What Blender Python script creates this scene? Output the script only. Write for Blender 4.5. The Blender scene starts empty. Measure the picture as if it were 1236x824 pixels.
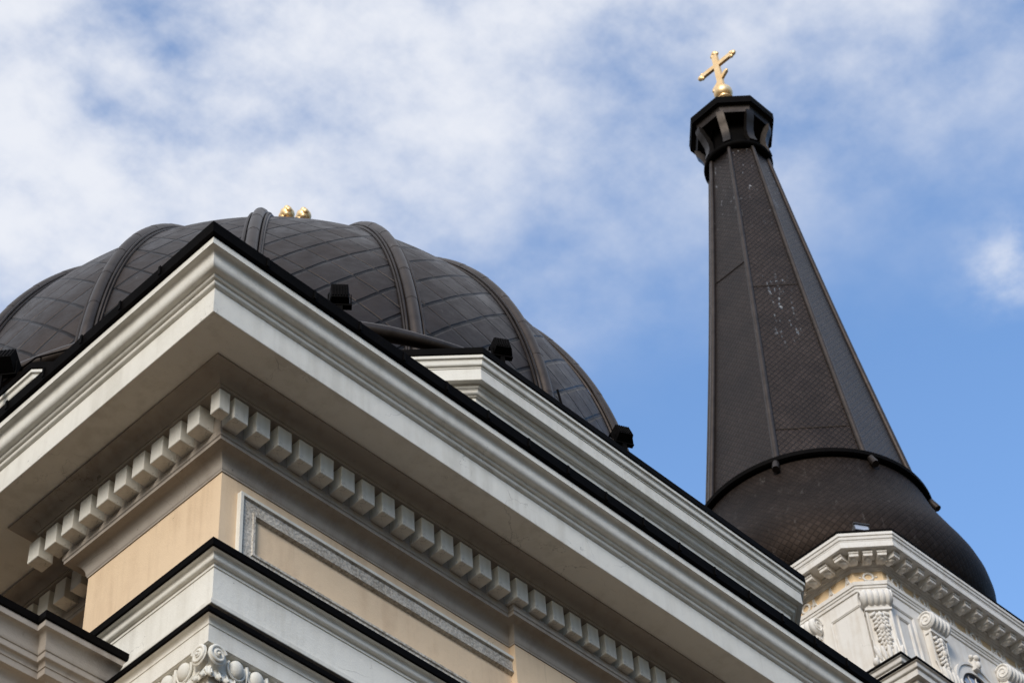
import bpy, bmesh, math, random
from mathutils import Vector, Matrix
random.seed(7)
R = math.radians
PI = math.pi
S = bpy.context.scene
COL = S.collection

# ------------------------------------------------------------------ camera
CAM_M = [[0.6969106476038867, -0.7145487493464057, -0.0611198336370338],
         [-0.5023425909717739, -0.5472082037363079, 0.6694886877755655],
         [0.5118275789287798, 0.4358706993721543, 0.740303493762344]]   # right, up, forward
cd = bpy.data.cameras.new('camera')
cam = bpy.data.objects.new('camera', cd)
COL.objects.link(cam)
r_, u_, f_ = CAM_M
cam.matrix_world = Matrix(((r_[0], u_[0], -f_[0], 0), (r_[1], u_[1], -f_[1], 0), (r_[2], u_[2], -f_[2], 1.6), (0, 0, 0, 1)))
cd.sensor_width = 36
cd.lens = 2516.9 / 1236 * 36
cd.clip_end = 5000
cd.dof.use_dof = True
cd.dof.focus_distance = 23.5
cd.dof.aperture_fstop = 3.0
S.camera = cam

# ------------------------------------------------------------------ sky and sun
SUN_EL, SUN_AZ = 24.0, 243.0           # compass degrees from +Y clockwise (sun stands to the west, -X)
world = bpy.data.worlds.new('World')
S.world = world
world.use_nodes = True
nt = world.node_tree
N, L = nt.nodes, nt.links
N.clear()
out = N.new('ShaderNodeOutputWorld'); bg = N.new('ShaderNodeBackground')
sky = N.new('ShaderNodeTexSky'); sky.sky_type = 'NISHITA'; sky.sun_disc = False
sky.sun_elevation = R(SUN_EL); sky.sun_rotation = R(SUN_AZ)
sky.air_density = 1.0; sky.dust_density = 0.6; sky.ozone_density = 2.0
tc = N.new('ShaderNodeTexCoord'); sp = N.new('ShaderNodeSeparateXYZ')
L.new(tc.outputs['Generated'], sp.inputs[0])
def mth(op, a, b=None, clamp=False):
    n = N.new('ShaderNodeMath'); n.operation = op; n.use_clamp = clamp
    for i, v in enumerate((a, b)):
        if v is None: continue
        if isinstance(v, (int, float)): n.inputs[i].default_value = v
        else: L.new(v, n.inputs[i])
    return n.outputs[0]
zc = mth('MAXIMUM', sp.outputs['Z'], 0.12)
qx = mth('DIVIDE', sp.outputs['X'], zc); qy = mth('DIVIDE', sp.outputs['Y'], zc)
cmb = N.new('ShaderNodeCombineXYZ'); L.new(qx, cmb.inputs[0]); L.new(qy, cmb.inputs[1])
n1 = N.new('ShaderNodeTexNoise'); n1.inputs['Scale'].default_value = 6.5; n1.inputs['Detail'].default_value = 8; n1.inputs['Roughness'].default_value = 0.52
n1.inputs['Distortion'].default_value = 0.0
L.new(cmb.outputs[0], n1.inputs['Vector'])
n2 = N.new('ShaderNodeTexNoise'); n2.inputs['Scale'].default_value = 19; n2.inputs['Detail'].default_value = 9; n2.inputs['Roughness'].default_value = 0.6
L.new(cmb.outputs[0], n2.inputs['Vector'])
# how much cloud stands where: thick to the west and overhead, thinning to the east
bias = mth('SUBTRACT', mth('SUBTRACT', 2.84, mth('MULTIPLY', qx, 3.35)), mth('MULTIPLY', qy, 1.37))
bias = mth('MINIMUM', mth('MINIMUM', bias, 0.72), mth('ADD', mth('MULTIPLY', qy, 1.3), 0.95))
v = mth('ADD', mth('MULTIPLY', mth('SUBTRACT', n1.outputs['Fac'], 0.5), 3.3), mth('MULTIPLY', mth('SUBTRACT', n2.outputs['Fac'], 0.5), 1.9))
amp = N.new('ShaderNodeMapRange')        # broken cloud where it is thick, an even veil where it is thin
for k_, v_ in zip(('From Min', 'From Max', 'To Min', 'To Max'), (-0.5, 0.55, 0.16, 1.0)): amp.inputs[k_].default_value = v_
L.new(bias, amp.inputs['Value'])
v = mth('ADD', mth('MULTIPLY', v, amp.outputs[0]), bias)
# one small cloud by itself in the east
pv = N.new('ShaderNodeVectorMath'); pv.operation = 'SUBTRACT'; pv.inputs[1].default_value = (0.888, 0.318, 0)
L.new(cmb.outputs[0], pv.inputs[0])
pl = N.new('ShaderNodeVectorMath'); pl.operation = 'LENGTH'; L.new(pv.outputs[0], pl.inputs[0])
pf_ = N.new('ShaderNodeMapRange'); pf_.interpolation_type = 'SMOOTHSTEP'
for k_, v_ in zip(('From Min', 'From Max', 'To Min', 'To Max'), (0.0, 0.075, 1.0, 0.0)): pf_.inputs[k_].default_value = v_
L.new(pl.outputs['Value'], pf_.inputs['Value'])
v = mth('ADD', v, mth('MULTIPLY', pf_.outputs[0], mth('ADD', mth('MULTIPLY', n2.outputs['Fac'], 2.6), -1.0)))
ms = N.new('ShaderNodeMapRange'); ms.interpolation_type = 'SMOOTHSTEP'
ms.inputs['From Min'].default_value = -0.75; ms.inputs['From Max'].default_value = 1.05
ms.inputs['To Min'].default_value = 0.0; ms.inputs['To Max'].default_value = 0.93
L.new(v, ms.inputs['Value'])
SKY_STR = 0.12
hs = N.new('ShaderNodeVectorMath'); hs.operation = 'MULTIPLY'; hs.inputs[1].default_value = (1.06, 1.2, 1.32)
L.new(sky.outputs[0], hs.inputs[0])
mx = N.new('ShaderNodeMix'); mx.data_type = 'RGBA'
L.new(ms.outputs[0], mx.inputs['Factor']); L.new(hs.outputs[0], mx.inputs[6])
mx.inputs[7].default_value = (3.75, 3.84, 4.08, 1)
hz = N.new('ShaderNodeMapRange'); hz.interpolation_type = 'SMOOTHSTEP'     # low sky dimmed and warmed, out of view, to darken undersides
for k_, v_ in zip(('From Min', 'From Max', 'To Min', 'To Max'), (0.0, 0.62, 0.0, 1.0)): hz.inputs[k_].default_value = v_
L.new(sp.outputs['Z'], hz.inputs['Value'])
hc = N.new('ShaderNodeMix'); hc.data_type = 'RGBA'; hc.inputs[6].default_value = (0.20, 0.175, 0.145, 1); hc.inputs[7].default_value = (1, 1, 1, 1)
L.new(hz.outputs[0], hc.inputs[0])
hm = N.new('ShaderNodeVectorMath'); hm.operation = 'MULTIPLY'
L.new(mx.outputs[2], hm.inputs[0]); L.new(hc.outputs[2], hm.inputs[1])
L.new(hm.outputs[0], bg.inputs['Color']); bg.inputs['Strength'].default_value = SKY_STR
L.new(bg.outputs[0], out.inputs['Surface'])

sd = bpy.data.lights.new('sun', 'SUN'); sun = bpy.data.objects.new('sun', sd); COL.objects.link(sun)
sd.energy = 1.35; sd.angle = R(22); sd.color = (1.0, 0.93, 0.84)
az, el = R(SUN_AZ), R(SUN_EL)
sdir = Vector((math.sin(az) * math.cos(el), math.cos(az) * math.cos(el), math.sin(el)))
sun.rotation_euler = sdir.to_track_quat('Z', 'Y').to_euler()

S.view_settings.view_transform = 'Standard'; S.view_settings.look = 'None'
S.view_settings.gamma = 1; S.view_settings.use_curve_mapping = False
S.view_settings.exposure = 0.97
S.render.engine = 'CYCLES'
S.cycles.max_bounces = 6; S.cycles.diffuse_bounces = 4

# ------------------------------------------------------------------ materials
class Mat:
    def __init__(s, name, rough=0.8, metal=0.0, spec=0.4):
        m = bpy.data.materials.new(name); m.use_nodes = True
        s.m = m; s.nt = m.node_tree; s.N = s.nt.nodes; s.L = s.nt.links
        s.b = s.N['Principled BSDF']
        s.b.inputs['Roughness'].default_value = rough; s.b.inputs['Metallic'].default_value = metal
        s.b.inputs['Specular IOR Level'].default_value = spec * 0.8
        s.tc = s.N.new('ShaderNodeTexCoord')
    def noise(s, scale, detail=6, rough=0.6, vec=None, stretch=None, dist=0):
        n = s.N.new('ShaderNodeTexNoise'); n.inputs['Scale'].default_value = scale
        n.inputs['Detail'].default_value = detail; n.inputs['Roughness'].default_value = rough
        n.inputs['Distortion'].default_value = dist
        src = vec or s.tc.outputs['Object']
        if stretch:
            mp = s.N.new('ShaderNodeMapping'); mp.inputs['Scale'].default_value = stretch
            s.L.new(src, mp.inputs['Vector']); src = mp.outputs[0]
        s.L.new(src, n.inputs['Vector'])
        return n.outputs['Fac']
    def ramp(s, fac, stops):
        r = s.N.new('ShaderNodeValToRGB'); e = r.color_ramp.elements
        e[0].position, e[0].color = stops[0][0], (*stops[0][1], 1)
        e[1].position, e[1].color = stops[-1][0], (*stops[-1][1], 1)
        for p, c in stops[1:-1]:
            q = e.new(p); q.color = (*c, 1)
        s.L.new(fac, r.inputs[0]); return r.outputs[0]
    def math(s, op, a, b=None, c=None, clamp=False):
        n = s.N.new('ShaderNodeMath'); n.operation = op; n.use_clamp = clamp
        for i, v in enumerate((a, b, c)):
            if v is None: continue
            if isinstance(v, (int, float)): n.inputs[i].default_value = v
            else: s.L.new(v, n.inputs[i])
        return n.outputs[0]
    def mix(s, f, a, b, mode='MIX'):
        n = s.N.new('ShaderNodeMix'); n.data_type = 'RGBA'; n.blend_type = mode
        for i, v in ((0, f), (6, a), (7, b)):
            if isinstance(v, (int, float)): n.inputs[i].default_value = v
            elif isinstance(v, tuple): n.inputs[i].default_value = (*v, 1)
            else: s.L.new(v, n.inputs[i])
        return n.outputs[2]
    def rng(s, v, a, b, c=0.0, d=1.0, smooth=True):
        n = s.N.new('ShaderNodeMapRange'); n.interpolation_type = 'SMOOTHSTEP' if smooth else 'LINEAR'
        for k, x in zip(('From Min', 'From Max', 'To Min', 'To Max'), (a, b, c, d)): n.inputs[k].default_value = x
        s.L.new(v, n.inputs['Value']); return n.outputs[0]
    def col(s, c): s.L.new(c, s.b.inputs['Base Color']); return s
    def bump(s, h, strength=0.3, dist=0.01):
        n = s.N.new('ShaderNodeBump'); n.inputs['Strength'].default_value = strength; n.inputs['Distance'].default_value = dist
        s.L.new(h, n.inputs['Height']); s.L.new(n.outputs[0], s.b.inputs['Normal']); return s

def plaster(name, base, dirt, amount=0.5, speck=True):
    m = Mat(name, 0.88, spec=0.25)
    a = m.noise(1.3, 8, 0.62)
    st = m.noise(1.0, 6, 0.6, stretch=(7, 7, 0.7))
    f = m.math('MULTIPLY', m.rng(m.math('MULTIPLY', a, st), 0.2, 0.42), amount)
    c = m.mix(f, base, dirt)
    if speck:
        sn = m.noise(9, 2, 0.4)
        c = m.mix(m.math('MULTIPLY', m.rng(sn, 0.775, 0.80), 0.55), c, tuple(x * 0.3 for x in dirt))
    # hairline cracks, only here and there
    vo = m.N.new('ShaderNodeTexVoronoi'); vo.feature = 'DISTANCE_TO_EDGE'; vo.inputs['Scale'].default_value = 1.1
    wv = m.N.new('ShaderNodeVectorMath'); wv.operation = 'ADD'
    cx_ = m.N.new('ShaderNodeCombineXYZ'); nn = m.math('MULTIPLY', m.noise(3.5, 4, 0.6), 0.5)
    for q in range(3): m.L.new(nn, cx_.inputs[q])
    m.L.new(m.tc.outputs['Object'], wv.inputs[0]); m.L.new(cx_.outputs[0], wv.inputs[1]); m.L.new(wv.outputs[0], vo.inputs['Vector'])
    ck = m.math('MULTIPLY', m.rng(vo.outputs['Distance'], 0.0015, 0.005, 1, 0), m.rng(m.noise(0.9, 3, 0.5), 0.54, 0.60))
    c = m.mix(m.math('MULTIPLY', ck, 0.45), c, tuple(x * 0.35 for x in dirt))
    st2 = m.rng(m.noise(1.0, 4, 0.6, stretch=(16, 16, 0.9)), 0.62, 0.78)
    c = m.mix(m.math('MULTIPLY', st2, 0.22 * amount / 0.5), c, tuple(x * 0.62 for x in dirt))
    m.col(c); m.bump(m.math('ADD', m.noise(60, 4, 0.7), m.math('MULTIPLY', m.noise(6, 3, 0.5), 2.0)), 0.4, 0.008)
    return m.m
MW = plaster('white_stucco', (0.72, 0.695, 0.625), (0.55, 0.52, 0.45), 0.55)
MC = plaster('white_tower_stucco', (0.73, 0.70, 0.65), (0.56, 0.50, 0.42), 0.6, False)
MS = plaster('shade_toned_stucco', (0.37, 0.325, 0.275), (0.27, 0.225, 0.185), 0.7)  # white stucco with the shade under the overhangs put into its colour
MY = plaster('ochre_plaster', (0.745, 0.57, 0.385), (0.62, 0.455, 0.30), 0.75)
MYT = plaster('pale_ochre_plaster', (0.80, 0.60, 0.37), (0.62, 0.46, 0.29), 0.6, False)

def weathered():
    m = Mat('weathered_stucco', 0.9, spec=0.2)
    a = m.noise(34, 6, 0.75); b = m.noise(4, 5, 0.6)
    f = m.rng(m.math('ADD', m.math('MULTIPLY', a, 0.75), m.math('MULTIPLY', b, 0.35)), 0.42, 0.66)
    m.col(m.ramp(f, [(0, (0.30, 0.262, 0.215)), (0.45, (0.46, 0.42, 0.36)), (1, (0.60, 0.555, 0.485))]))
    vo = m.N.new('ShaderNodeTexVoronoi'); vo.inputs['Scale'].default_value = 26; m.L.new(m.tc.outputs['Object'], vo.inputs['Vector'])
    m.bump(m.math('ADD', a, vo.outputs['Distance']), 0.45, 0.02); return m.m
MF = weathered()

def black_metal():
    m = Mat('black_flashing', 0.7, 0.0, 0.045)
    a = m.noise(3.5, 6, 0.7)
    m.col(m.ramp(a, [(0.35, (0.002, 0.0017, 0.0016)), (0.66, (0.004, 0.0032, 0.0028)), (0.78, (0.013, 0.009, 0.007))]))
    m.bump(m.noise(14, 4), 0.3, 0.01); return m.m
MB = black_metal()

def dome_metal():
    m = Mat('dome_sheet_metal', 0.45, 0.8, 0.5)
    uv = m.N.new('ShaderNodeUVMap'); uv.uv_map = 'UVMap'
    s = m.N.new('ShaderNodeSeparateXYZ'); m.L.new(uv.outputs[0], s.inputs[0])
    wob = m.math('MULTIPLY', m.math('SUBTRACT', m.noise(1.2, 2, 0.5), 0.5), 0.10)
    a = m.math('ADD', m.math('ADD', s.outputs[0], s.outputs[1]), wob)
    b = m.math('SUBTRACT', m.math('SUBTRACT', s.outputs[0], s.outputs[1]), wob)
    def line(x, w):
        fr = m.math('FRACT', x)
        d = m.math('MINIMUM', fr, m.math('SUBTRACT', 1.0, fr))
        return m.rng(d, w * 0.35, w, 1, 0), fr
    la, fa = line(a, 0.065); lb, fb = line(b, 0.085)
    ln = m.math('MAXIMUM', lb, m.math('MULTIPLY', la, 0.92))
    # each sheet a slightly different tone and tilt
    wn = m.N.new('ShaderNodeTexWhiteNoise'); wn.noise_dimensions = '2D'
    cv = m.N.new('ShaderNodeCombineXYZ'); m.L.new(m.math('FLOOR', a), cv.inputs[0]); m.L.new(m.math('FLOOR', b), cv.inputs[1])
    m.L.new(cv.outputs[0], wn.inputs['Vector'])
    c = m.mix(wn.outputs['Value'], (0.034, 0.026, 0.022), (0.050, 0.038, 0.032))
    c = m.mix(m.rng(m.noise(2.2, 6, 0.65), 0.45, 0.75), c, (0.034, 0.026, 0.022))
    streak = m.rng(m.noise(1.0, 5, 0.6, stretch=(9, 9, 0.8)), 0.66, 0.80)
    c = m.mix(m.math('MULTIPLY', streak, 0.35), c, (0.24, 0.23, 0.21))
    c = m.mix(m.math('MULTIPLY', ln, 0.95), c, (0.006, 0.005, 0.005))
    m.col(c)
    m.L.new(m.math('ADD', m.rng(m.noise(3, 5, 0.7), 0.3, 0.7, 0.34, 0.48), m.math('MULTIPLY', wn.outputs['Value'], 0.12)), m.b.inputs['Roughness'])
    h = m.math('ADD', m.math('MULTIPLY', fb, -0.5), m.math('MULTIPLY', m.noise(3.0, 3, 0.5), 0.6))
    h = m.math('SUBTRACT', h, m.math('MULTIPLY', ln, 0.8))
    m.bump(h, 0.8, 0.03)
    return m.m
MD = dome_metal()

def plain_metal(name, c1, c2, rough=0.42):
    m = Mat(name, rough, 0.75, 0.5)
    a = m.noise(2.6, 7, 0.68); b = m.noise(1.0, 5, 0.6, stretch=(8, 8, 0.8))
    c = m.ramp(a, [(0.3, c1), (0.7, c2)])
    c = m.mix(m.math('MULTIPLY', m.rng(b, 0.64, 0.8), 0.35), c, (0.22, 0.20, 0.185))
    m.col(c); m.bump(m.noise(9, 4, 0.6), 0.35, 0.008); return m.m
MR = plain_metal('ridge_sheet_metal', (0.036, 0.028, 0.023), (0.070, 0.055, 0.046))
MDK = plain_metal('dark_sheet_metal', (0.028, 0.022, 0.019), (0.055, 0.044, 0.038), 0.5)
MBR = plain_metal('bracket_metal', (0.022, 0.018, 0.015), (0.04, 0.032, 0.027))
MGR = plain_metal('grey_zinc', (0.12, 0.115, 0.11), (0.24, 0.23, 0.22), 0.5)

def scale_metal(name, rough, bright=1.0, dirt_patch=False):
    """small diamond scales, laid in rows by UV (metres)"""
    m = Mat(name, rough, 0.9, 0.4)
    uv = m.N.new('ShaderNodeUVMap'); uv.uv_map = 'UVMap'
    s = m.N.new('ShaderNodeSeparateXYZ'); m.L.new(uv.outputs[0], s.inputs[0])
    u = m.math('MULTIPLY', s.outputs[0], 1 / 0.16); w = m.math('MULTIPLY', s.outputs[1], 1 / 0.19)
    a = m.math('ADD', u, w); b = m.math('SUBTRACT', u, w)
    fa = m.math('FRACT', a); fb = m.math('FRACT', b)
    da = m.math('MINIMUM', fa, m.math('SUBTRACT', 1.0, fa)); db = m.math('MINIMUM', fb, m.math('SUBTRACT', 1.0, fb))
    ln = m.rng(m.math('MINIMUM', da, db), 0.04, 0.16, 1, 0)
    wn = m.N.new('ShaderNodeTexWhiteNoise'); wn.noise_dimensions = '2D'
    cv = m.N.new('ShaderNodeCombineXYZ'); m.L.new(m.math('FLOOR', a), cv.inputs[0]); m.L.new(m.math('FLOOR', b), cv.inputs[1])
    m.L.new(cv.outputs[0], wn.inputs['Vector'])
    k = bright * 0.68
    c = m.mix(wn.outputs['Value'], (0.046 * k, 0.033 * k, 0.026 * k), (0.066 * k, 0.048 * k, 0.039 * k))
    c = m.mix(m.rng(m.noise(0.8, 6, 0.65), 0.40, 0.72), c, (0.034 * k, 0.025 * k, 0.021 * k))
    c = m.mix(m.math('MULTIPLY', ln, 0.62 if dirt_patch else 0.42), c, (0.010, 0.008, 0.007))
    if dirt_patch:   # chalky run marks on the face towards the square
        o = m.N.new('ShaderNodeSeparateXYZ'); m.L.new(m.tc.outputs['Object'], o.inputs[0])
        run = m.math('MULTIPLY', m.rng(m.noise(1, 2, 0.5, stretch=(13, 13, 0.55)), 0.55, 0.62),
                     m.rng(m.noise(1, 3, 0.6, stretch=(9, 9, 7.5)), 0.50, 0.60))
        for cz, hz in ((40.2, 1.9),):
            zz = m.math('ABSOLUTE', m.math('SUBTRACT', o.outputs[2], cz))
            msk = m.rng(zz, hz * 0.5, hz, 1, 0)
            dx = m.math('ADD', m.math('MULTIPLY', o.outputs[0], -0.686), m.math('MULTIPLY', o.outputs[1], 0.7275))
            lat = m.rng(m.math('ABSOLUTE', m.math('ADD', dx, 0.12)), 0.18, 0.42, 1, 0)
            f = m.math('MULTIPLY', m.math('MULTIPLY', run, msk), m.math('MULTIPLY', lat, 0.38))
            c = m.mix(f, c, (0.42, 0.45, 0.46))
        run2 = m.math('MULTIPLY', m.rng(m.noise(1, 2, 0.5, stretch=(11, 11, 2.0)), 0.60, 0.66), m.rng(m.noise(7, 3, 0.6), 0.5, 0.62))
        top = m.rng(o.outputs[2], 43.5, 46.5)
        c = m.mix(m.math('MULTIPLY', m.math('MULTIPLY', run2, top), 0.55), c, (0.34, 0.34, 0.34))
    else:
        run2 = m.math('MULTIPLY', m.rng(m.noise(1, 3, 0.5, stretch=(7, 7, 0.35)), 0.60, 0.74), m.rng(m.noise(14, 3, 0.6), 0.42, 0.62))
        c = m.mix(m.math('MULTIPLY', run2, 0.22), c, (0.22, 0.20, 0.18))
    m.col(c)
    h = m.math('SUBTRACT', m.math('MULTIPLY', m.math('ADD', fa, fb), 0.35), m.math('MULTIPLY', ln, 0.5))
    h = m.math('ADD', h, m.math('MULTIPLY', m.noise(2.5, 3, 0.5), 0.6))
    m.bump(h, 0.4, 0.018)
    return m.m
MSP = scale_metal('spire_scale_metal', 0.42, 1.12, True)
MBU = scale_metal('bulb_scale_metal', 0.66, 0.85)

def gold():
    m = Mat('gilding', 0.42, 0.7, 0.5)
    m.col(m.ramp(m.noise(6, 4), [(0.3, (0.95, 0.60, 0.26)), (0.7, (1.0, 0.76, 0.44))]))
    m.bump(m.noise(12, 3), 0.15, 0.01); return m.m
MG = gold()
def glass():
    m = Mat('window_glass', 0.08, 0.0, 0.8)
    m.col(m.ramp(m.noise(1.5, 2), [(0.3, (0.26, 0.30, 0.38)), (0.7, (0.42, 0.47, 0.56))])); return m.m
MGL = glass()
def stone_ground():
    m = Mat('square_paving', 0.9, spec=0.2)
    br = m.N.new('ShaderNodeTexBrick'); br.inputs['Scale'].default_value = 1.0
    br.inputs['Brick Width'].default_value = 0.6; br.inputs['Row Height'].default_value = 0.3; br.inputs['Mortar Size'].default_value = 0.012
    br.inputs['Color1'].default_value = (0.052, 0.039, 0.030, 1); br.inputs['Color2'].default_value = (0.068, 0.052, 0.040, 1); br.inputs['Mortar'].default_value = (0.06, 0.05, 0.04, 1)
    m.L.new(m.tc.outputs['Object'], br.inputs['Vector'])
    m.col(m.mix(m.rng(m.noise(0.3, 6), 0.4, 0.7), br.outputs['Color'], (0.042, 0.032, 0.025))); m.bump(m.noise(20, 4), 0.3, 0.01); return m.m
MGD = stone_ground()

# ------------------------------------------------------------------ mesh helpers
def empty(name, loc=(0, 0, 0)):
    o = bpy.data.objects.new(name, None); COL.objects.link(o); o.location = loc; return o
def mk(name, verts, faces, mat, parent=None, smooth=None, uvs=None, label=None):
    me = bpy.data.meshes.new(name)
    me.from_pydata([tuple(v) for v in verts], [], faces)
    if uvs is not None:
        ul = me.uv_layers.new(name='UVMap')
        for p in me.polygons:
            for li in p.loop_indices: pass
        for i, uvv in enumerate(uvs): ul.data[i].uv = uvv
    me.materials.append(mat)
    if smooth is not None:
        for p in me.polygons: p.use_smooth = True
        me.set_sharp_from_angle(angle=R(smooth))
    me.update()
    o = bpy.data.objects.new(name, me); COL.objects.link(o)
    if parent:
        o.parent = parent
    if label: o['label'] = label
    return o
def place_rel(o, parent):
    return o
class MB_:
    """collects geometry for one mesh object"""
    def __init__(s): s.v = []; s.f = []
    def add(s, v, f):
        k = len(s.v); s.v += [Vector(x) for x in v]; s.f += [tuple(i + k for i in q) for q in f]
    def box(s, c, size, M=None):
        x, y, z = [q / 2 for q in size]
        v = [Vector((sx * x, sy * y, sz * z)) for sx in (-1, 1) for sy in (-1, 1) for sz in (-1, 1)]
        if M: v = [M @ q for q in v]
        v = [q + Vector(c) for q in v]
        s.add(v, [(0, 1, 3, 2), (4, 6, 7, 5), (0, 4, 5, 1), (2, 3, 7, 6), (0, 2, 6, 4), (1, 5, 7, 3)])
    def ell(s, c, rad, M=None, nu=12, nv=8):
        v = []; f = []
        for j in range(nv + 1):
            t = PI * j / nv
            for i in range(nu):
                a = 2 * PI * i / nu
                q = Vector((rad[0] * math.sin(t) * math.cos(a), rad[1] * math.sin(t) * math.sin(a), rad[2] * math.cos(t)))
                v.append((M @ q if M else q) + Vector(c))
        for j in range(nv):
            for i in range(nu):
                f.append((j * nu + i, (j + 1) * nu + i, (j + 1) * nu + (i + 1) % nu, j * nu + (i + 1) % nu))
        s.add(v, f)
    def tube(s, pts, rad, n=8, closed=False):
        pts = [Vector(p) for p in pts]; m = len(pts); v = []; f = []
        up = Vector((0.13, 0.21, 0.97))
        for i, p in enumerate(pts):
            a = pts[i - 1] if (i > 0 or closed) else p; b = pts[(i + 1) % m] if (i < m - 1 or closed) else p
            t = (b - a).normalized(); x = t.cross(up)
            if x.length < 1e-3: x = t.cross(Vector((1, 0, 0)))
            x.normalize(); y = t.cross(x).normalized()
            rr = rad[i] if isinstance(rad, (list, tuple)) else rad
            for k in range(n):
                q = 2 * PI * k / n; v.append(p + x * math.cos(q) * rr + y * math.sin(q) * rr)
        for i in range(m if closed else m - 1):
            for k in range(n):
                j = (i + 1) % m
                f.append((i * n + k, i * n + (k + 1) % n, j * n + (k + 1) % n, j * n + k))
        if not closed:
            f.append(tuple(range(n))[::-1]); f.append(tuple((m - 1) * n + k for k in range(n)))
        s.add(v, f)
    def build(s, name, mat, parent=None, smooth=30, label=None):
        o = mk(name, s.v, s.f, mat, parent, smooth, label=label)
        bm = bmesh.new(); bm.from_mesh(o.data); bmesh.ops.recalc_face_normals(bm, faces=bm.faces); bm.to_mesh(o.data); bm.free()
        if smooth is not None:
            o.data.set_sharp_from_angle(angle=R(smooth))
        return o

def offset_pts(path, closed, o):
    """offset a polyline to its LEFT by o with mitres"""
    n = len(path); res = []
    for i in range(n):
        p = Vector(path[i])
        def nrm(a, b):
            d = (Vector(b) - Vector(a)).normalized(); return Vector((-d.y, d.x))
        n1 = nrm(path[i - 1], path[i]) if (i > 0 or closed) else None
        n2 = nrm(path[i], path[(i + 1) % n]) if (i < n - 1 or closed) else None
        if n1 is None: m = n2
        elif n2 is None: m = n1
        else:
            m = (n1 + n2); m = m / max(1e-6, m.dot(n1))
        res.append(p + m * o)
    return res
def sweep(name, path, profile, mat, parent=None, closed=False, smooth=28, xf=None, caps=True, label=None):
    n = len(path); k = len(profile); v = []; f = []
    for (o, z) in profile:
        for q in offset_pts(path, closed, o):
            v.append(Vector((q.x, q.y, z)))
    for j in range(k - 1):
        for i in range(n if closed else n - 1):
            i2 = (i + 1) % n
            f.append((j * n + i, j * n + i2, (j + 1) * n + i2, (j + 1) * n + i))
    if not closed and caps:
        f.append(tuple(j * n for j in range(k))); f.append(tuple(j * n + n - 1 for j in range(k))[::-1])
    if xf: v = [xf(q) for q in v]
    o = mk(name, v, f, mat, parent, None, label=label)
    bm = bmesh.new(); bm.from_mesh(o.data); bmesh.ops.recalc_face_normals(bm, faces=bm.faces); bm.to_mesh(o.data); bm.free()
    for p in o.data.polygons: p.use_smooth = True
    o.data.set_sharp_from_angle(angle=R(smooth))
    return o
def prism(name, poly, z0, z1, mat, parent=None, xf=None, top=True):
    n = len(poly); v = [Vector((x, y, z0)) for x, y in poly] + [Vector((x, y, z1)) for x, y in poly]
    f = [(i, (i + 1) % n, n + (i + 1) % n, n + i) for i in range(n)] + [tuple(range(n))[::-1]]
    if top: f.append(tuple(range(n, 2 * n)))
    if xf: v = [xf(q) for q in v]
    o = mk(name, v, f, mat, parent)
    bm = bmesh.new(); bm.from_mesh(o.data); bmesh.ops.recalc_face_normals(bm, faces=bm.faces); bm.to_mesh(o.data); bm.free()
    return o
def S1(o0, z0, o1, z1, n=7):
    """from lower inner to upper outer: level at both ends, upright in the middle"""
    res = []
    for i in range(n + 1):
        a = PI / 2 * i / n; res.append((0.5 * math.sin(a) ** .72, 0.5 - 0.5 * max(0, math.cos(a)) ** .72))
    for i in range(1, n + 1):
        a = PI / 2 * i / n; res.append((1 - 0.5 * max(0, math.cos(a)) ** .72, 0.5 + 0.5 * math.sin(a) ** .72))
    return [(o0 + (o1 - o0) * x, z0 + (z1 - z0) * y) for x, y in res]
def CAV(o0, z0, o1, z1, n=8):
    """hollow: upright at the bottom, level at the top"""
    return [(o0 + (o1 - o0) * (1 - math.cos(PI / 2 * i / n)), z0 + (z1 - z0) * math.sin(PI / 2 * i / n)) for i in range(n + 1)]
def OVO(o0, z0, o1, z1, n=5):
    return [(o0 + (o1 - o0) * math.sin(PI / 2 * i / n), z0 + (z1 - z0) * (1 - math.cos(PI / 2 * i / n))) for i in range(n + 1)]
def revolve(name, prof, mat, parent, seg=96, axis=None, uvf=None, smooth=40, cx=0, cy=0):
    """prof list (r,z); axis(z)->(x,y) centre; uvf(angle,arc,r)->(u,v)"""
    v = []; f = []; uvs = []; arcs = [0]
    for i in range(1, len(prof)):
        arcs.append(arcs[-1] + math.hypot(prof[i][0] - prof[i - 1][0], prof[i][1] - prof[i - 1][1]))
    for (r, z) in prof:
        ax = axis(z) if axis else (cx, cy)
        for i in range(seg):
            a = 2 * PI * i / seg - PI; v.append((ax[0] + r * math.cos(a), ax[1] + r * math.sin(a), z))
    for j in range(len(prof) - 1):
        for i in range(seg):
            i2 = (i + 1) % seg
            f.append((j * seg + i, j * seg + i2, (j + 1) * seg + i2, (j + 1) * seg + i))
            if uvf:
                a0 = 2 * PI * i / seg - PI; a1 = 2 * PI * (i + 1) / seg - PI
                uvs += [uvf(a0, arcs[j], prof[j][0]), uvf(a1, arcs[j], prof[j][0]), uvf(a1, arcs[j + 1], prof[j + 1][0]), uvf(a0, arcs[j + 1], prof[j + 1][0])]
    return mk(name, v, f, mat, parent, smooth, uvs if uvf else None)
def copy_to(src, parent, M):
    c = src.copy(); COL.objects.link(c); c.parent = parent
    c.matrix_local = M
    return c

# ------------------------------------------------------------------ ground
g = mk('ground', [(-1500, -1500, 0), (1500, -1500, 0), (1500, 1500, 0), (-1500, 1500, 0)], [(0, 1, 2, 3)], MGD)
g['kind'] = 'structure'

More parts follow.
